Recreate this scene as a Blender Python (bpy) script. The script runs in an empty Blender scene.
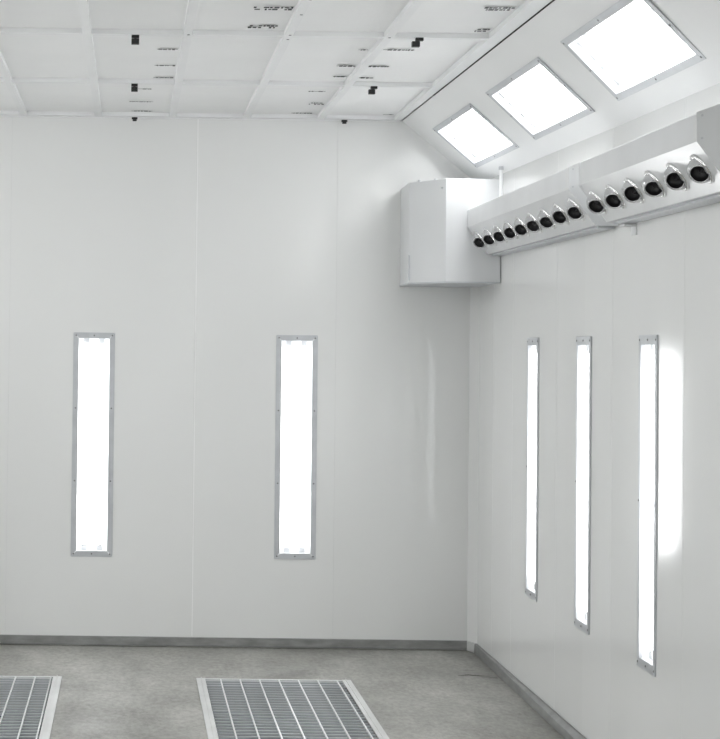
import bpy, bmesh, math, random
from mathutils import Vector, Matrix
random.seed(7)
SC = bpy.context.scene
COL = SC.collection

# ------------------------------------------------------------------ helpers
class MB:
    """collects shapes and links them as ONE mesh object"""
    def __init__(self):
        self.v = []; self.f = []; self.m = []
    def add(self, vs, fs, mi=0):
        o = len(self.v)
        self.v += [tuple(p) for p in vs]
        self.f += [tuple(i + o for i in f) for f in fs]
        self.m += [mi] * len(fs)
        return self
    def box(self, x0, x1, y0, y1, z0, z1, mi=0):
        vs = [(x, y, z) for z in (z0, z1) for y in (y0, y1) for x in (x0, x1)]
        return self.add(vs, [(0, 2, 3, 1), (4, 5, 7, 6), (0, 1, 5, 4), (2, 6, 7, 3), (0, 4, 6, 2), (1, 3, 7, 5)], mi)
    def tube(self, p, q, r, n=12, r2=None, caps=True, mi=0):
        p, q = Vector(p), Vector(q); d = (q - p).normalized()
        a = d.orthogonal().normalized(); b = d.cross(a)
        r2 = r if r2 is None else r2
        vs = []
        for c, rr in ((p, r), (q, r2)):
            for k in range(n):
                t = 2 * math.pi * k / n
                vs.append(c + (a * math.cos(t) + b * math.sin(t)) * rr)
        fs = [(k, (k + 1) % n, n + (k + 1) % n, n + k) for k in range(n)]
        if caps:
            fs += [tuple(range(n))[::-1], tuple(range(n, 2 * n))]
        return self.add(vs, fs, mi)
    def lathe(self, o, axis, prof, n=24, mi=0):
        """revolve (radius, height) pairs about axis through o"""
        o = Vector(o); d = Vector(axis).normalized()
        a = d.orthogonal().normalized(); b = d.cross(a)
        vs = []
        for r, h in prof:
            for k in range(n):
                t = 2 * math.pi * k / n
                vs.append(o + d * h + (a * math.cos(t) + b * math.sin(t)) * r)
        fs = []
        for j in range(len(prof) - 1):
            for k in range(n):
                fs.append((j * n + k, j * n + (k + 1) % n, (j + 1) * n + (k + 1) % n, (j + 1) * n + k))
        return self.add(vs, fs, mi)
    def prism(self, pts, a, b, at, mi=0):
        """polygon pts swept from a to b; at(p, t) gives a 3D point"""
        n = len(pts)
        vs = [at(p, a) for p in pts] + [at(p, b) for p in pts]
        fs = [(k, (k + 1) % n, n + (k + 1) % n, n + k) for k in range(n)]
        fs += [tuple(range(n))[::-1], tuple(range(n, 2 * n))]
        return self.add(vs, fs, mi)
    def build(self, name, mats, parent=None, bevel=0, smooth=False, recalc=True, solid=0):
        me = bpy.data.meshes.new(name)
        me.from_pydata(self.v, [], self.f)
        if recalc:
            bm = bmesh.new(); bm.from_mesh(me)
            bmesh.ops.recalc_face_normals(bm, faces=bm.faces)
            bm.to_mesh(me); bm.free()
        if not isinstance(mats, (list, tuple)): mats = [mats]
        for mt in mats: me.materials.append(mt)
        for p, mi in zip(me.polygons, self.m):
            p.material_index = mi; p.use_smooth = smooth
        o = bpy.data.objects.new(name, me); COL.objects.link(o)
        if parent: o.parent = parent
        if bevel:
            md = o.modifiers.new('Bevel', 'BEVEL'); md.width = bevel; md.segments = 2
            md.limit_method = 'ANGLE'; md.angle_limit = math.radians(40)
        if solid:
            md = o.modifiers.new('Solidify', 'SOLIDIFY'); md.thickness = solid; md.offset = -1
        return o

def tag(o, label=None, cat=None, group=None, kind=None):
    if label: o['label'] = label
    if cat: o['category'] = cat
    if group: o['group'] = group
    if kind: o['kind'] = kind
    return o

def thing(name, label, cat, mat=None, group=None):
    o = bpy.data.objects.new(name, None); COL.objects.link(o)
    o.empty_display_size = .1
    if mat is not None: o.matrix_world = mat
    return tag(o, label, cat, group)

def copy_tree(o, parent=None):
    c = o.copy(); COL.objects.link(c)
    if parent:
        c.parent = parent
    for ch in list(o.children):
        copy_tree(ch, c)
    return c

def frame_matrix(o, x, y, z):
    x, y, z = Vector(x).normalized(), Vector(y).normalized(), Vector(z).normalized()
    return Matrix(((x.x, y.x, z.x, o[0]), (x.y, y.y, z.y, o[1]), (x.z, y.z, z.z, o[2]), (0, 0, 0, 1)))

# ------------------------------------------------------------------ materials
def principled(name, col, rough=.5, metal=0, spec=.5, coat=0):
    m = bpy.data.materials.new(name); m.use_nodes = True
    b = m.node_tree.nodes['Principled BSDF']
    b.inputs['Base Color'].default_value = (*col, 1)
    b.inputs['Roughness'].default_value = rough
    b.inputs['Metallic'].default_value = metal
    b.inputs['Specular IOR Level'].default_value = spec
    b.inputs['Coat Weight'].default_value = coat
    return m

def noisy(name, c0, c1, scale=6, rough=(.4, .5), metal=0, spec=.5, detail=4, bump=0, stretch=(1, 1, 1), bscale=None):
    m = principled(name, c0, rough[0], metal, spec)
    nt = m.node_tree; N = nt.nodes; L = nt.links; b = N['Principled BSDF']
    tc = N.new('ShaderNodeTexCoord'); mp = N.new('ShaderNodeMapping'); mp.inputs['Scale'].default_value = stretch
    no = N.new('ShaderNodeTexNoise'); no.inputs['Scale'].default_value = scale; no.inputs['Detail'].default_value = detail
    rp = N.new('ShaderNodeValToRGB')
    rp.color_ramp.elements[0].position = .3; rp.color_ramp.elements[1].position = .7
    rp.color_ramp.elements[0].color = (*c0, 1); rp.color_ramp.elements[1].color = (*c1, 1)
    mr = N.new('ShaderNodeMapRange'); mr.inputs['To Min'].default_value = rough[0]; mr.inputs['To Max'].default_value = rough[1]
    L.new(tc.outputs['Object'], mp.inputs['Vector']); L.new(mp.outputs['Vector'], no.inputs['Vector'])
    L.new(no.outputs['Fac'], rp.inputs['Fac']); L.new(rp.outputs['Color'], b.inputs['Base Color'])
    L.new(no.outputs['Fac'], mr.inputs['Value']); L.new(mr.outputs['Result'], b.inputs['Roughness'])
    if bump:
        n2 = N.new('ShaderNodeTexNoise'); n2.inputs['Scale'].default_value = bscale or scale * 4; n2.inputs['Detail'].default_value = 3
        bp = N.new('ShaderNodeBump'); bp.inputs['Strength'].default_value = bump; bp.inputs['Distance'].default_value = .01
        L.new(mp.outputs['Vector'], n2.inputs['Vector']); L.new(n2.outputs['Fac'], bp.inputs['Height']); L.new(bp.outputs['Normal'], b.inputs['Normal'])
    return m

M = {}
M['wall'] = noisy('white_wall_enamel', (.795, .80, .792), (.82, .825, .818), 1.4, (.085, .10), detail=2, stretch=(1, 1, .3))
M['wall_back'] = noisy('white_back_wall_enamel', (.785, .79, .78), (.815, .82, .812), 1.2, (.075, .085), detail=2, stretch=(1, 1, .3))
for k, r in (('wall', (.11, .12)), ('wall_back', (.105, .115))):   # rolled sheet: the gloss is drawn out along the height
    nt = M[k].node_tree; b = nt.nodes['Principled BSDF']
    b.inputs['Anisotropic'].default_value = .9
    c = nt.nodes.new('ShaderNodeCombineXYZ'); c.inputs['Z'].default_value = 1
    nt.links.new(c.outputs['Vector'], b.inputs['Tangent'])
    mr = [n for n in nt.nodes if n.bl_idname == 'ShaderNodeMapRange'][0]
    mr.inputs['To Min'].default_value, mr.inputs['To Max'].default_value = r
M['slope'] = noisy('white_slope_enamel', (.80, .805, .80), (.83, .835, .83), 2, (.3, .36), detail=2)
M['seam'] = principled('pale_seam', (.9, .9, .9), .3)
M['filter'] = noisy('ceiling_filter_cloth', (.885, .888, .888), (.91, .913, .913), 3, (.85, .95), spec=.2, bump=.15, bscale=60)
M['grid'] = noisy('white_grid_paint', (.82, .825, .83), (.86, .865, .87), 4, (.35, .45), detail=2)
M['ceiling'] = principled('ceiling_white', (.78, .78, .78), .8)
M['dark_void'] = principled('dark_plenum', (.03, .03, .03), .9)
M['print'] = principled('black_print', (.03, .03, .032), .8)
M['print_grey'] = principled('faded_print', (.14, .14, .145), .8)
M['clip'] = principled('black_plastic', (.012, .012, .012), .4)
M['duct'] = noisy('white_duct_paint', (.70, .71, .718), (.74, .75, .758), 2, (.3, .36), detail=2)
M['duct_gloss'] = noisy('satin_duct_sheet', (.71, .72, .73), (.77, .78, .79), 2.5, (.13, .19), detail=2)
M['chrome'] = principled('chrome', (.82, .82, .82), .12, 1)
M['ball'] = principled('dull_chrome', (.62, .62, .63), .2, 1)
M['vane'] = principled('dark_vane', (.06, .06, .062), .35, .4)
M['bore'] = principled('black_bore', (.012, .012, .013), .35)  # near-black colour for the inside of each nozzle mouth
M['frame'] = noisy('galvanised_frame', (.53, .545, .565), (.60, .615, .635), 10, (.32, .42), .3)
M['screw'] = principled('dark_screw', (.16, .16, .165), .4, .8)
M['reflector'] = principled('white_reflector', (.9, .9, .9), .5)
M['holder'] = principled('grey_lamp_holder', (.62, .64, .66), .5)
M['plinth'] = noisy('galvanised_plinth', (.20, .202, .197), (.31, .312, .306), 9, (.4, .55), .1, stretch=(1, 1, 3))
M['bar'] = noisy('galvanised_bar', (.42, .44, .455), (.52, .54, .56), 9, (.4, .5), .1)
M['cross'] = principled('bright_galvanised_rod', (.80, .81, .81), .35, .2)
M['rail'] = noisy('pale_steel_rail', (.58, .585, .58), (.72, .725, .72), 10, (.4, .5), .2, stretch=(1, .4, 1))
M['pit'] = noisy('pit_filter', (.13, .14, .15), (.22, .235, .25), 12, (.8, .9))
M['crack'] = principled('floor_scar', (.11, .105, .10), .9)

def glass_mat():
    m = bpy.data.materials.new('lamp_glass'); m.use_nodes = True
    nt = m.node_tree; N = nt.nodes; L = nt.links; N.clear()
    out = N.new('ShaderNodeOutputMaterial'); mx = N.new('ShaderNodeMixShader'); fr = N.new('ShaderNodeFresnel'); fr.inputs['IOR'].default_value = 1.45
    tr = N.new('ShaderNodeBsdfTransparent'); gl = N.new('ShaderNodeBsdfGlossy'); gl.inputs['Roughness'].default_value = .03
    L.new(fr.outputs['Fac'], mx.inputs['Fac']); L.new(tr.outputs['BSDF'], mx.inputs[1]); L.new(gl.outputs['BSDF'], mx.inputs[2])
    L.new(mx.outputs['Shader'], out.inputs['Surface'])
    return m
M['glass'] = glass_mat()

LAMP = 12.4
def emit(name, col, s):
    m = bpy.data.materials.new(name); m.use_nodes = True
    nt = m.node_tree; nt.nodes.clear()
    out = nt.nodes.new('ShaderNodeOutputMaterial'); e = nt.nodes.new('ShaderNodeEmission')
    e.inputs['Color'].default_value = (*col, 1); e.inputs['Strength'].default_value = s
    nt.links.new(e.outputs['Emission'], out.inputs['Surface'])
    return m
M['tube'] = emit('fluorescent_glow', (.985, .995, 1.0), LAMP)

def concrete():
    m = principled('stained_concrete', (.3, .3, .29), .6)
    nt = m.node_tree; N = nt.nodes; L = nt.links; b = N['Principled BSDF']
    tc = N.new('ShaderNodeTexCoord')
    def noise(sc, det, ro, st=(1, 1, 1)):
        mp = N.new('ShaderNodeMapping'); mp.inputs['Scale'].default_value = st
        n = N.new('ShaderNodeTexNoise'); n.inputs['Scale'].default_value = sc; n.inputs['Detail'].default_value = det; n.inputs['Roughness'].default_value = ro
        L.new(tc.outputs['Object'], mp.inputs['Vector']); L.new(mp.outputs['Vector'], n.inputs['Vector']); return n
    def ramp(n, p0, c0, p1, c1):
        r = N.new('ShaderNodeValToRGB'); r.color_ramp.elements[0].position = p0; r.color_ramp.elements[1].position = p1
        r.color_ramp.elements[0].color = (*c0, 1); r.color_ramp.elements[1].color = (*c1, 1)
        L.new(n.outputs['Fac'], r.inputs['Fac']); return r
    def mul(a, bb, f=1):
        x = N.new('ShaderNodeMix'); x.data_type = 'RGBA'; x.blend_type = 'MULTIPLY'; x.inputs['Factor'].default_value = f
        L.new(a, x.inputs['A']); L.new(bb, x.inputs['B']); return x.outputs['Result']
    big = ramp(noise(1.6, 5, .6, (1, .45, 1)), .32, FLOOR_A, .68, FLOOR_B)
    mid = ramp(noise(7, 6, .65, (1, .5, 1)), .3, (.84, .84, .83), .62, (1, 1, 1))
    fine = ramp(noise(38, 6, .75, (1, .55, 1)), .34, (.70, .70, .69), .66, (1.14, 1.14, 1.13))
    c = mul(mul(big.outputs['Color'], mid.outputs['Color']), fine.outputs['Color'])
    L.new(c, b.inputs['Base Color'])
    rg = ramp(noise(3, 4, .5), .3, (.42, .42, .42), .7, (.62, .62, .62)); L.new(rg.outputs['Color'], b.inputs['Roughness'])
    bp = N.new('ShaderNodeBump'); bp.inputs['Strength'].default_value = .12; bp.inputs['Distance'].default_value = .004
    L.new(noise(45, 4, .6).outputs['Fac'], bp.inputs['Height']); L.new(bp.outputs['Normal'], b.inputs['Normal'])
    return m
FLOOR_A = (.235, .232, .214); FLOOR_B = (.455, .450, .425)
M['floor'] = concrete()

# ------------------------------------------------------------------ room dimensions (metres, X right, Y away, Z up)
YB, YN = 10.0, -1.6                # back wall, near wall behind the camera
XL = -2.0
WK = [(YN, 1.985), (5.2, 1.985), (6.22, 1.991), (7.18, 2.0005), (7.6, 1.997), (YB, 2.002)]   # the sheets of the right wall are not quite in line
def WR(y):
    for (a, u), (b, v) in zip(WK, WK[1:]):
        if y <= b: return u + (v - u) * (y - a) / (b - a)
    return WK[-1][1]
WS = lambda y: 2.003 - .009 * (YB - y)                      # line of the ducts
SX = lambda y: 1.56 + .008 * (YB - y)                       # upper edge of the sloped panel
SZ = 3.05
WZ = lambda y: 2.682 - .0115 * (9.3 - y)                    # where the slope meets the wall
SX0, WZ0 = 1.58, 2.65                                       # the same on the left side
ZG0, ZG1, ZF = 3.05, 3.073, 3.073  # grid bars bottom/top, filter face

def grid_sheet(us, vs, holes, at):
    """sheet over [us]x[vs] with rectangular holes; at(u, v) is the 3D point"""
    U = sorted(set(us + [h[i] for h in holes for i in (0, 1)]))
    V = sorted(set(vs + [h[i] for h in holes for i in (2, 3)]))
    mb = MB(); idx = {}
    def vi(i, j):
        if (i, j) not in idx:
            idx[(i, j)] = len(mb.v); mb.v.append(tuple(at(U[i], V[j])))
        return idx[(i, j)]
    for i in range(len(U) - 1):
        for j in range(len(V) - 1):
            cu, cv = (U[i] + U[i + 1]) / 2, (V[j] + V[j + 1]) / 2
            if any(h[0] < cu < h[1] and h[2] < cv < h[3] for h in holes): continue
            mb.f.append((vi(i, j), vi(i + 1, j), vi(i + 1, j + 1), vi(i, j + 1))); mb.m.append(0)
    return mb

# fixtures: (centre, half sizes) in the plane of their wall
BACK_L = [(-.207, 1.156), (.965, 1.156)]         # X, Z
BW, BH = .240, 1.292
SIDE_L = [8.570, 7.605, 6.652]                   # Y of the right wall lights
SWD, SH, SZC = .242, 1.288, 1.149
SLOPE_L = [9.105, 7.705, 6.300]                  # Y of the slope lights
def slope_at(s, y):
    return (SX(y) + (WR(y) - SX(y)) * s, y, SZ + (WZ(y) - SZ) * s)
SLEN = (Vector(slope_at(1, 7.7)) - Vector(slope_at(0, 7.7))).length
SLC, SLW, SLL = .537, .58 * SLEN, 1.045         # centre (share of the slope), width, length

# ---- floor with two pits
G = [(-1.165, -.335), (.370, 1.165)]             # grate X ranges
GY0, GY1 = 5.3, 9.02
mb = grid_sheet([XL - .05, 2.05], [YN, YB + .05], [(a, b, GY0, GY1) for a, b in G], lambda u, v: (u, v, 0))
for a, b in G:
    o = len(mb.v)
    mb.add([(a, GY0, 0), (b, GY0, 0), (b, GY1, 0), (a, GY1, 0), (a, GY0, -.16), (b, GY0, -.16), (b, GY1, -.16), (a, GY1, -.16)],
           [(0, 1, 5, 4), (1, 2, 6, 5), (2, 3, 7, 6), (3, 0, 4, 7)], 0)
    mb.add([(a, GY0, -.16), (b, GY0, -.16), (b, GY1, -.16), (a, GY1, -.16)], [(0, 1, 2, 3)], 1)
floor = tag(mb.build('floor', [M['floor'], M['pit']], recalc=False), kind='structure')

def scar(pts, w):
    m = MB()
    n = len(pts); vs = []
    for i, (x, y) in enumerate(pts):
        ww = w * (.25 + math.sin(math.pi * i / (n - 1)))
        vs += [(x, y - ww, .0012), (x, y + ww, .0012)]
    m.add(vs, [(2 * i, 2 * i + 2, 2 * i + 3, 2 * i + 1) for i in range(n - 1)])
    return m.build('floor_scar', M['crack'], floor, recalc=False)
scar([(1.76, 9.21), (1.82, 9.235), (1.87, 9.215), (1.93, 9.20)], .012)
scar([(1.88, 9.17), (1.96, 9.16), (2.0 - .04, 9.15)], .006)
scar([(1.81, 9.37), (1.84, 9.375), (1.88, 9.37)], .006)

# ---- walls
holes = [(x - BW / 2 + .012, x + BW / 2 - .012, z - BH / 2 + .012, z + BH / 2 - .012) for x, z in BACK_L]
wall_back = tag(grid_sheet([XL - .05, 2.05], [0, 3.2], holes, lambda u, v: (u, YB, v)).build('wall_back', M['wall_back'], recalc=False), kind='structure')
holes = [(y - SWD / 2 + .01, y + SWD / 2 - .01, SZC - SH / 2 + .012, SZC + SH / 2 - .012) for y in SIDE_L]
wall_right = tag(grid_sheet([k[0] for k in WK], [0, 2.72], holes, lambda u, v: (WR(u), u, v)).build('wall_right', M['wall'], recalc=False), kind='structure')
wall_left = tag(grid_sheet([YN, YB], [0, WZ0 + .02], [], lambda u, v: (XL, u, v)).build('wall_left', M['wall'], recalc=False), kind='structure')
tag(grid_sheet([XL - .05, 2.05], [0, 3.2], [], lambda u, v: (u, YN, v)).build('wall_near', M['wall'], recalc=False), kind='structure')
hs = (SLW / 2 - .012) / SLEN
holes = [(SLC - hs, SLC + hs, y - SLL / 2 + .012, y + SLL / 2 - .012) for y in SLOPE_L]
wall_ur = tag(grid_sheet([0, 1.03], [k[0] for k in WK], holes, slope_at).build('wall_upper_right', M['slope'], recalc=False), kind='structure')
tag(grid_sheet([0, 1], [YN, YB], [], lambda t, y: (-SX0 + (XL + SX0) * t, y, SZ + (WZ0 - SZ) * t)).build('wall_upper_left', M['slope'], recalc=False), kind='structure')

# panel joints: slim pressed ribs of the wall sheets
def seam_back(x, z0=.06, z1=3.05, w=.005, mat='seam'):
    MB().box(x - w / 2, x + w / 2, YB - .0025, YB, z0, z1).build('panel_joint', M[mat], wall_back)
seam_back(.378); seam_back(1.19, .07, 3.05, .003, 'wall_back'); seam_back(-.70, .07, 3.05, .004, 'wall_back')
for y in (9.52, 9.04, 8.10, 7.18, 6.22, 5.2):
    x = WR(y)
    MB().box(x - .0006, x, y - .002, y + .002, .06, 2.66).build('panel_joint', M['wall'], wall_right)
# cove strip in the corner
mb = MB(); mb.prism([(1.962, YB), (2.003, YB), (2.003, YB - .10)], .012, 2.10, lambda p, t: (p[0], p[1], t))
tag(mb.build('trim_1', M['wall']), kind='structure')
# plinths
tag(MB().box(XL, 1.972, YB - .018, YB, .006, .056).build('baseboard_back', M['plinth'], bevel=.002), kind='structure')
foot = lambda t: 1.984 - .011 * (YB - t)                    # the foot runs out a little towards the camera
top = lambda t: 1.985 - .0015 * (YB - t)
mb = MB(); mb.prism([(0, .002), (1, .002), (1, .012), (2, .056), (0, .056)], 4.0, YB - .10,
                    lambda p, t: ((WR(t) - .002, foot(t), top(t))[p[0]], t, p[1]))
tag(mb.build('baseboard_right', M['plinth']), kind='structure')
mb = MB(); mb.prism([(0, .004), (.02, .004), (.02, .056), (0, .056)], 4.0, YB - .02, lambda p, t: (XL + p[0], t, p[1]))
tag(mb.build('baseboard_left', M['plinth']), kind='structure')
mb = MB(); mb.prism([(1.966, YB), (2.003, YB), (2.003, YB - .105), (1.985, YB - .105), (1.957, YB - .022)], .003, .057, lambda p, t: (p[0], p[1], t))
tag(mb.build('trim_2', M['rail']), kind='structure')

# ---- ceiling: dark plenum lid, plain near part, welded grid, filter panels
mb = MB(); mb.box(XL - .05, 2.05, YN, YB + .05, 3.2, 3.22)
tag(mb.build('ceiling', M['dark_void']), kind='structure')
BX = [-1.495, -1.06, -.63, -.20, .228, .657, 1.083, 1.508]  # centre lines of the long bars
BWID = .038
CY = [9.965, 8.728, 7.358, 5.98]                            # centre lines of the cross bars
mb = MB()
for x in BX:
    if x == BX[-1]:
        mb.prism([(0, ZG0), (1, ZG0), (1, ZG1 + .03), (0, ZG1 + .03)], YN, YB - .012, lambda p, t: (x + (SX(t) - .010 - x) * p[0], t, p[1]))
    else:
        mb.box(x - BWID / 2, x + BWID / 2, YN, YB - .012, ZG0, ZG1 + .03)
for y in CY + [4.6, 3.2, 1.8, .4, -1]:
    w = .05 if y != CY[0] else .04
    mb.box(-SX0, BX[-1] - .0, y - w / 2, y + w / 2, ZG0 + .002, ZG1 + .03)
mb.box(-SX0, 1.547, YB - .012, YB, ZG0 - .004, ZG1 + .03)
trim_grid = tag(mb.build('trim_3', M['grid']), kind='structure')
# plain white infill of the bays out of the photograph
mb = MB()
mb.box(-SX0, BX[-1], YN, CY[3] - .025, ZF, ZF + .02)
mb.box(-SX0, BX[1] - BWID / 2, CY[3] - .025, YB - .03, ZF, ZF + .02)
tag(mb.build('trim_4', M['filter']), kind='structure')
# screws on the grid crossings
sc = MB()
for x, y in ((.228, 7.32), (.657, 7.30), (.657, 7.40), (.66, 6.85), (.665, 6.55), (1.083, 7.33)):
    sc.tube((x + .004, y, ZG0 - .0015), (x + .004, y, ZG0 + .002), .006, 8)
sc.build('grid_screws', M['screw'], trim_grid)

ROW = ['in the back wall row', 'in the middle row', 'in the nearest row']
NTH = ['first', 'second', 'third', 'fourth', 'fifth', 'sixth']
filters = {}
for r in range(3):
    for c in range(6):
        if r == 2 and c == 5: continue
        i = 6 - c                                           # bay between BX[i] and BX[i + 1]
        x0 = BX[i] + BWID / 2; x1 = BX[i + 1] - (BWID / 2 if c else 0)
        y0 = CY[r + 1] + .025; y1 = CY[r] - (.025 if r else .02)
        t = thing('ceiling_filter', 'ceiling filter %s, %s bay from the sloped lights' % (ROW[r], NTH[c]), 'ceiling panel',
                  Matrix.Translation(((x0 + x1) / 2, (y0 + y1) / 2, ZF)), 'ceiling filter panels')
        hx, hy = (x1 - x0) / 2, (y1 - y0) / 2
        m = MB(); nx, ny = 6, 10                            # cloth, drawn up slightly in the middle of its bay
        vs = [(-hx + 2 * hx * a / nx, -hy + 2 * hy * b / ny, .006 * math.sin(math.pi * a / nx) * math.sin(math.pi * b / ny)) for b in range(ny + 1) for a in range(nx + 1)]
        m.add(vs, [(b * (nx + 1) + a, b * (nx + 1) + a + 1, (b + 1) * (nx + 1) + a + 1, (b + 1) * (nx + 1) + a) for b in range(ny) for a in range(nx)])
        m.build('filter_cloth', M['filter'], t, smooth=True)
        filters[(r, c)] = (t, x0, x1, y0, y1)

def mark(X, Y, w, rows=2, dark=True, h=.026):
    """an illegible stamped line of print on the filter that it lies on"""
    for k, (t, x0, x1, y0, y1) in filters.items():
        if x0 < X < x1 and y0 < Y < y1: break
    else:
        return
    X0, X1 = max(X - w / 2, x0 + .01), min(X + w / 2, x1 - .01)
    m = MB()
    for r in range(rows):
        yy = Y + (r - (rows - 1) / 2) * h * 1.5
        x = X0 + random.uniform(0, .015)
        while x < X1 - .008:
            l = random.uniform(.006, .022)
            if random.random() < .86:
                hh = h * random.uniform(.45, 1)
                m.box(x - t.location.x, min(x + l, X1) - t.location.x, yy - hh / 2 - t.location.y, yy + hh / 2 - t.location.y, -.0045, -.003)
            x += l + random.uniform(.003, .008)
    if rows == 1: m.box(X0 - t.location.x, X1 - t.location.x, Y - .003 - t.location.y, Y + .001 - t.location.y, -.004, -.003)
    o = m.build('print_mark', M['print' if dark else 'print_grey'], t)
    o['label'] = 'dark stamped print' if dark else 'faint grey stamped print'
# X, Y, width
mark(-.335, 6.62, .12)
for X, Y in ((.165, 7.80), (.160, 8.25), (.160, 8.62)): mark(X, Y, .12, 1, False, .03)
mark(.06, 9.01, .07, 1, False); mark(.045, 9.48, .13, 1, False); mark(.05, 9.86, .12, 1, False)
mark(.552, 6.83, .16); mark(.535, 7.22, .13)
mark(.96, 9.02, .09, 1, False); mark(1.008, 9.47, .09, 2, False, .03); mark(.965, 9.86, .12, 1, False)
for X, Y, w in ((1.125, 7.74, .0), (1.19, 7.74, .14), (1.165, 8.2, .10), (1.155, 8.55, .07)):
    if w: mark(X, Y, w, 1, True, .03)
for X, Y, w in ((1.01, 8.2, .09), (1.02, 8.52, .07), (1.035, 7.75, .05)): mark(X, Y, w, 1, True, .03)
mark(1.47, 7.24, .09, 2, False); mark(1.44, 6.78, .13, 2, False); mark(1.46, 9.87, .06, 1, False)

# ---- black clips hanging from the grid
def clip(x, y, z, label, small=False, skew=0):
    t = thing('ceiling_clip', label, 'clip', Matrix.Translation((x, y, z)), 'black clips under the ceiling grid')
    w = .033
    if small:
        MB().box(-w / 2, w / 2, -.01, .008, -.012, 0).build('clip_body', M['clip'], t, bevel=.002)
        MB().box(-w * .36, w * .36, -.008, .006, -.022, -.013).build('clip_lever', M['clip'], t, bevel=.002)
        return
    MB().box(-w / 2, w / 2, -.012, .012, -.013, .0).build('clip_body', M['clip'], t, bevel=.0015)
    m = MB().box(-w / 2 + skew, w / 2 + skew, -.016, .010, -.040, -.017)
    m.box(-.006 + skew * .5, .006 + skew * .5, -.006, .006, -.018, -.012)
    m.build('clip_lever', M['clip'], t, bevel=.0015)
clip(.006, 7.36, ZG0 + .002, 'black clip hanging from the nearest cross bar near the middle of the ceiling')
clip(.006, 8.725, ZG0 + .002, 'black clip hanging from the middle cross bar near the middle of the ceiling')
clip(.01, 9.955, ZG0 - .004, 'small black clip at the top of the back wall, near the left wall light', True)
clip(1.215, 7.337, ZG0 + .002, 'black clip hanging from the nearest cross bar close to the sloped lights', False, -.016)
clip(1.215, 8.71, ZG0 + .002, 'black clip hanging from the middle cross bar close to the sloped lights', False, -.012)
clip(1.22, 9.955, ZG0 - .004, 'small black clip at the top of the back wall, close to the duct box', True)

# ------------------------------------------------------------------ light fixtures (local: x across, y along, z into the room)
def fixture(name, label, cat, mat, W, Lh, ntube, fw, fl, group, nscrew):
    t = thing(name, label, cat, mat, group)
    hw, hl = W / 2, Lh / 2; iw, il = hw - fw, hl - fl
    m = MB()
    zt, zb = .005, -.012
    out = [(-hw, -hl), (hw, -hl), (hw, hl), (-hw, hl)]; inn = [(-iw, -il), (iw, -il), (iw, il), (-iw, il)]
    g = .0012
    for k in range(4):                                       # four mitred bars
        a, b = Vector(out[k]), Vector(out[(k + 1) % 4]); c, d = Vector(inn[(k + 1) % 4]), Vector(inn[k])
        e = (b - a).normalized() * g
        pts = [a + e, b - e, c - e, d + e]
        m.prism(pts, .0, zt, lambda p, z: (p[0], p[1], z))
        q = (Vector((0, 0)) - (d + c) / 2).normalized() * .003
        m.prism([d, c, c - q * 1.0, d - q * 1.0], zb, .0, lambda p, z: (p[0], p[1], z))
    fr = m.build('frame', M['frame'], t, bevel=.0012)
    xs = []
    for k in range(nscrew):
        y = -hl + fl / 2 + (2 * hl - fl) * k / (nscrew - 1)
        xs += [(-hw + fw / 2, y), (hw - fw / 2, y)]
    xs += [(0, hl - fl / 2), (0, -hl + fl / 2)]
    proto = None
    for (x, y) in xs:
        if proto is None:
            proto = MB().lathe((0, 0, 0), (0, 0, 1), [(.0042, 0), (.0042, .0016), (.002, .0026), (.0001, .0026)], 8).build('screw', M['screw'], fr)
            s = proto
        else:
            s = proto.copy(); COL.objects.link(s); s.parent = fr
        s.location = (x, y, zt)
    # white reflector pan
    dp = .075; ow, ol = hw - .013, hl - .013; m = MB()
    vs = [(sx * (ow), sy * (ol), z) for z in (-.013, -dp) for sx, sy in ((-1, -1), (1, -1), (1, 1), (-1, 1))]
    m.add(vs, [(0, 4, 5, 1), (1, 5, 6, 2), (2, 6, 7, 3), (3, 7, 4, 0), (4, 7, 6, 5)])
    m.build('reflector', M['reflector'], t, recalc=False)
    # tubes with their holders
    for k in range(ntube):
        x = (k + .5) / ntube * 2 * iw - iw
        o = MB().tube((x, -il + .028, -.04), (x, il - .028, -.04), .013, 12).build('lamp_tube', M['tube'], t, smooth=False)
        for s in (-1, 1):
            m = MB(); m.box(x - .017, x + .017, min(s * il, s * (il - .026)), max(s * il, s * (il - .026)), -.062, -.026)
            m.tube((x, s * (il - .027), -.04), (x, s * (il - .036), -.04), .0145, 10)
            m.build('lamp_holder', M['holder'], o)
    m = MB(); m.add([(-iw - .002, -il - .002, -.009), (iw + .002, -il - .002, -.009), (iw + .002, il + .002, -.009), (-iw - .002, il + .002, -.009)], [(0, 1, 2, 3)])
    m.build('glass_pane', M['glass'], t, recalc=False)
    return t

lab = ['glowing upright light panel in the back wall, left of the pale panel joint',
       'glowing upright light panel in the back wall, nearer the corner duct box']
for (x, z), l in zip(BACK_L, lab):
    fixture('wall_light', l, 'light', frame_matrix((x, YB, z), (1, 0, 0), (0, 0, 1), (0, -1, 0)), BW, BH, 2, .032, .034, 'upright wall light panels', 4)
lab = ['narrow upright light panel in the right wall, the one closest to the room corner',
       'narrow upright light panel in the right wall, the middle of three',
       'narrow upright light panel in the right wall, nearest, beside the bright mirrored streak']
for y, l in zip(SIDE_L, lab):
    d = Vector((WR(y + .1) - WR(y - .1), .2, 0)).normalized()
    fixture('wall_light', l, 'light', frame_matrix((WR(y) - .0005, y, SZC), -d, (0, 0, 1), (-d.y, d.x, 0)), SWD, SH, 2, .028, .038, 'upright wall light panels', 3)
lab = ['square glowing ceiling light in the white slope, farthest, above the corner duct box',
       'square glowing ceiling light in the white slope, the middle of three',
       'square glowing ceiling light in the white slope, nearest and largest']
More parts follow.
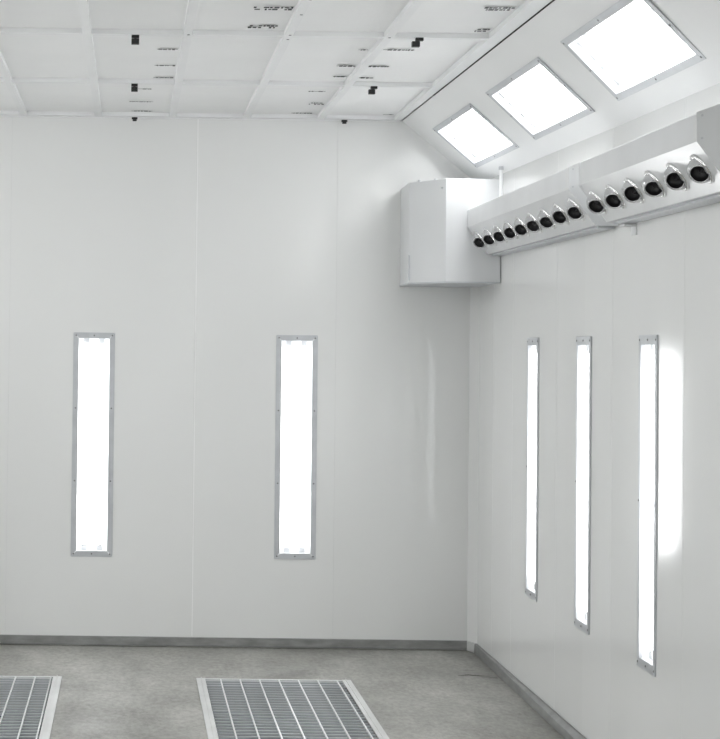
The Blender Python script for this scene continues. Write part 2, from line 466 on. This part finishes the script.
for y, l in zip(SLOPE_L, lab):
    o = slope_at(SLC, y); e = Vector(slope_at(SLC, y + 1)) - Vector(o); ex = Vector(slope_at(1, y)) - Vector(slope_at(0, y))
    n = ex.cross(e); n = n if n.z < 0 else -n
    x = e.cross(n)
    fixture('ceiling_light', l, 'light', frame_matrix(o, x, e, n), SLW, SLL, 4, .030, .042, 'lights in the sloped ceiling edge', 3)

# ------------------------------------------------------------------ corner duct box
BZ0, BZ1 = 2.090, 2.655
hexa = [(1.556, YB - .001), (1.541, 9.60), (1.700, 9.345), (1.997, 9.345), (1.997, YB - .001)]
db = thing('duct_box', 'white six-sided sheet metal duct box high in the room corner', 'duct', Matrix.Translation((1.78, 9.68, BZ0)))
def loc(p, z): return (p[0] - 1.78, p[1] - 9.68, z - BZ0)
mb = MB(); mb.prism(hexa, BZ0 + .006, BZ1, loc); mb.build('casing', M['duct'], db, bevel=.003)
cx, cy = 1.80, 9.70
lip = [(cx + (x - cx) * 1.012 if x < 1.9 else x, cy + (y - cy) * 1.02 if y < 9.9 else y) for x, y in hexa]
mb = MB(); mb.prism(lip, BZ0, BZ0 + .007, loc); mb.build('bottom_flange', M['frame'], db)
mb = MB(); a, b = Vector(hexa[0]), Vector(hexa[1])
mb.box(1.538 - 1.78, 1.546 - 1.78, 9.588 - 9.68, 9.60 - 9.68, .02, .16); mb.build('corner_joint', M['frame'], db)
scw = None
for x, y, z in ((1.585, 9.527, BZ1 + .002), (1.66, 9.45, BZ1 + .002)):
    m = MB(); m.tube(loc((x, y), z - .004), loc((x, y), z + .006), .008, 8); m.build('screw', M['frame'], db)
m = MB(); m.tube(loc((1.683, 9.371), 2.605), loc((1.678, 9.366), 2.605), .006, 8); m.build('screw', M['frame'], db)

# ------------------------------------------------------------------ nozzle ducts on the right wall
# profile: distance from the wall, height
PROF = [(0.002, 2.245), (.072, 2.245), (.182, 2.392), (.182, 2.482), (.002, 2.560)]
def nozzle_duct(y0, y1, nz, label, brk):
    t = thing('nozzle_duct', label, 'air duct', Matrix.Translation((WS((y0 + y1) / 2), (y0 + y1) / 2, 2.245)), 'nozzle ducts along the right wall')
    lx, ly = WS((y0 + y1) / 2), (y0 + y1) / 2
    L = lambda p, y: ((WS(y) - p[0] if p[0] > .01 else WR(y) - .004) - lx, y - ly, p[1] - 2.245)
    mb = MB(); mb.prism(PROF, y0, y1, L); mb.build('casing', M['duct_gloss'], t, bevel=.002)
    cap = [(0.002, 2.243), (.073, 2.243), (.1845, 2.391), (.1845, 2.484), (.002, 2.562)]
    for a, b in ((y0 - .001, y0 + .008),) + (((y1 - .008, y1 + .001),) if brk else ()):
        mb = MB(); mb.prism(cap, a, b, L); mb.build('end_cap', M['duct_gloss'], t)
    for (u, z, yy) in ((.168, 2.474, y0 - .001), (.168, 2.402, y0 - .001)):
        m = MB(); m.tube(L((u, z), yy), L((u, z), yy - .003), .004, 8); m.build('screw', M['frame'], t)
    # bottom return lip against the wall
    mb = MB(); mb.prism([(.0015, 2.236), (.05, 2.236), (.05, 2.2445), (.0015, 2.2445)], y0 + .05, y1 - .02, L); mb.build('bottom_lip', M['frame'], t)
    # nozzles
    c = Vector((.127, 2.3185)); e = Vector((.110, .147)).normalized()       # along the slanted face, in (off, z)
    nrm = Vector((-e.y, 0, -e.x)).normalized()                                # room side, pointing down-left
    nrm = Vector((-.147, 0, -.110)).normalized()
    up = Vector((-.110, 0, .147)).normalized()
    ax0 = (nrm * .62 + Vector((0, -1, 0)) * .80 + Vector((0, 0, -.22))).normalized()
    for i in range(nz[2]):
        y = nz[0] + (nz[1] - nz[0]) * i / (nz[2] - 1)
        pos = Vector(L(c, y)) + nrm * .0005
        R = .057
        m = MB(); m.lathe((0, 0, 0), nrm, [(.036, -.002), (R, 0), (R, .003), (R - .004, .0065), (.050, .009), (.0465, .0085), (.042, .002)], 28)
        fl = m.build('nozzle', M['chrome'], t, smooth=True); fl.location = pos
        j = random.uniform(-.12, .12)
        ax = (ax0 + Vector((0, 0, j)) * .9 + Vector((random.uniform(-.08, .08), 0, 0))).normalized()
        r = .046; ctr = nrm * .002
        pr = []
        a0 = math.radians(45)
        for k in range(15):
            a = a0 + (math.radians(150) - a0) * k / 14
            pr.append((r * math.sin(a), r * math.cos(a)))
        lipr = r * math.sin(a0)
        pr = [(lipr - .004, r * math.cos(a0) - .004), (lipr - .003, r * math.cos(a0) + .002), (lipr, r * math.cos(a0) + .001)] + pr
        MB().lathe(ctr, ax, pr, 28).build('eyeball', M['ball'], fl, smooth=True)
        h0 = r * math.cos(a0)
        MB().lathe(ctr, ax, [(lipr - .003, h0 - .001), (lipr - .004, h0 - .012), (lipr - .012, h0 - .026), (.0005, h0 - .030)], 24).build('bore', M['bore'], fl, smooth=True)
        MB().lathe(ctr, ax, [(.0005, h0 - .010), (.012, h0 - .027)], 16).build('inner_cone', M['vane'], fl, smooth=True)
    return t
nozzle_duct(7.09, 9.343, (7.18, 9.225, 9), 'white slanted air duct with nine nozzles, joined to the corner duct box', False)
nozzle_duct(5.44, 6.92, (5.56, 6.835, 6), 'white slanted air duct with six nozzles, nearer along the right wall', True)
# bracket under the joint between the two ducts
bk = thing('duct_bracket', 'small white bracket on the right wall under the near nozzle duct', 'bracket', Matrix.Translation((WR(6.86), 6.86, 2.19)))
MB().box(-.004, -.001, -.035, .035, 0, .06).build('wall_plate', M['duct'], bk)
MB().box(-.05, -.004, -.035, .035, .036, .044).build('shelf_plate', M['duct'], bk)
# short pole between duct and slope
pl = thing('support_pole', 'short white pole standing on the far nozzle duct beside the corner box', 'pole', Matrix.Translation((1.957, 9.16, 2.535)))
MB().tube((0, 0, .006), (0, 0, .152), .0095, 14).build('shaft', M['grid'], pl, smooth=False)
MB().tube((0, 0, .150), (0, 0, .168), .013, 14).build('cap', M['frame'], pl, smooth=False)

# ------------------------------------------------------------------ floor grates
def grate(a, b, label, cross, flip):
    mid = (a + b) / 2
    t = thing('floor_grate', label, 'grate', Matrix.Translation((mid, (GY0 + GY1) / 2, -.03)), 'steel floor grates')
    ly = (GY0 + GY1) / 2
    X = lambda x: x - mid
    for s, x in ((-1, a), (1, b)):
        x0, x1 = (x - .004, x + .042) if s < 0 else (x - .042, x + .004)
        MB().box(X(x0), X(x1), GY0 - ly, GY1 + .012 - ly, .030, .036).build('frame_rail', M['rail'], t, bevel=.001)
        i0, i1 = (x + .020, x + .024) if s < 0 else (x - .024, x - .020)
        MB().box(X(i0), X(i1), GY0 - ly, GY1 + .02 - ly, .036, .0395).build('rail_edge', M['rail'], t)
    MB().box(X(a), X(b), GY1 - .012 - ly, GY1 + .004 - ly, .0, .0355).build('end_bar', M['cross'], t)
    MB().box(X(a), X(b), GY0 - .004 - ly, GY0 + .012 - ly, .0, .0355).build('end_bar', M['cross'], t)
    for x in cross:
        MB().box(X(x - .0032), X(x + .0032), GY0 + .012 - ly, GY1 - .012 - ly, .026, .0345).build('cross_rod', M['cross'], t)
    n = int((GY1 - GY0 - .04) / .06); proto = None
    for k in range(n):
        y = GY1 - .045 - k * .06 - ly
        if proto is None:
            proto = MB().box(X(a + .045), X(b - .045), -.005, .005, .023, .031).build('bearing_bar', M['bar'], t); o = proto
        else:
            o = proto.copy(); COL.objects.link(o); o.parent = t
        o.location.y = y
grate(G[1][0], G[1][1], 'steel floor grate right of the bare concrete strip, its rails both in view', [.492 + .1007 * k for k in range(7)], False)
grate(G[0][0], G[0][1], 'steel floor grate at the left, cut off by the photo edge', [-.388] + [-.470 - .101 * k for k in range(7)], True)

# ------------------------------------------------------------------ the rest of the booth's lamps, out of the photograph
def lamp(name, o, x, y, n, w, l, k=1.0):
    d = bpy.data.lights.new(name, 'AREA'); d.shape = 'RECTANGLE'; d.size = w; d.size_y = l
    d.energy = LAMP * .50 * math.pi * w * l * k; d.color = (.985, .995, 1)
    ob = bpy.data.objects.new(name, d); COL.objects.link(ob)
    ob.matrix_world = frame_matrix(o, x, y, [-c for c in n])
    return ob
for y in (9.105, 7.705, 6.30, 4.9, 3.5, 2.1, .7, -.7):
    n = Vector((.69, 0, -.724)); o = Vector(((-SX0 + XL) / 2, y, (SZ + WZ0) / 2)) + n * .012
    lamp('slope_lamp', o, (0, 1, 0), n.cross(Vector((0, 1, 0))), n, 1.0, .31)
    if y < 4.5:
        n = Vector((-.69, 0, -.724)); o = Vector(slope_at(SLC, y)) + n * .012
        lamp('slope_lamp', o, (0, 1, 0), n.cross(Vector((0, 1, 0))), n, 1.0, .27)
for y in (8.57, 7.605, 6.65, 4.0, 3.07, 2.1, 1.0):
    lamp('wall_lamp', (XL + .01, y, SZC), (0, 1, 0), (0, 0, 1), (1, 0, 0), .17, 1.2)
    if y < 5:
        lamp('wall_lamp', (WR(y) - .01, y, SZC), (0, 1, 0), (0, 0, 1), (-1, 0, 0), .17, 1.2)

# ------------------------------------------------------------------ camera
F_PX = 1730.0; TH = math.radians(1.2); RO = math.radians(.73)
Fv = Vector((0, math.cos(TH), math.sin(TH))); U0 = Vector((0, -math.sin(TH), math.cos(TH))); R0 = Vector((1, 0, 0))
Rv = R0 * math.cos(RO) + U0 * math.sin(RO); Uv = -R0 * math.sin(RO) + U0 * math.cos(RO)
cam = bpy.data.cameras.new('camera'); co = bpy.data.objects.new('camera', cam); COL.objects.link(co)
co.matrix_world = frame_matrix((0, 0, 1.721), Rv, Uv, -Fv)
cam.sensor_fit = 'HORIZONTAL'; cam.sensor_width = 36; cam.lens = F_PX / 720 * 36
d36 = F_PX * math.tan(TH)
cam.shift_x = (360 - (130 + d36 * math.sin(RO))) / 720
cam.shift_y = ((347 - d36 * math.cos(RO)) - 369.5) / 720
cam.clip_start = .05; cam.clip_end = 100
SC.camera = co

w = bpy.data.worlds.new('world'); SC.world = w; w.use_nodes = True
w.node_tree.nodes['Background'].inputs['Color'].default_value = (.02, .02, .02, 1)
SC.view_settings.view_transform = 'Standard'; SC.view_settings.look = 'None'
SC.view_settings.exposure = 0.0; SC.view_settings.gamma = 1; SC.view_settings.use_curve_mapping = False
SC.cycles.max_bounces = 14; SC.cycles.diffuse_bounces = 8; SC.cycles.glossy_bounces = 6; SC.cycles.transparent_max_bounces = 16
SC.cycles.sample_clamp_indirect = 8
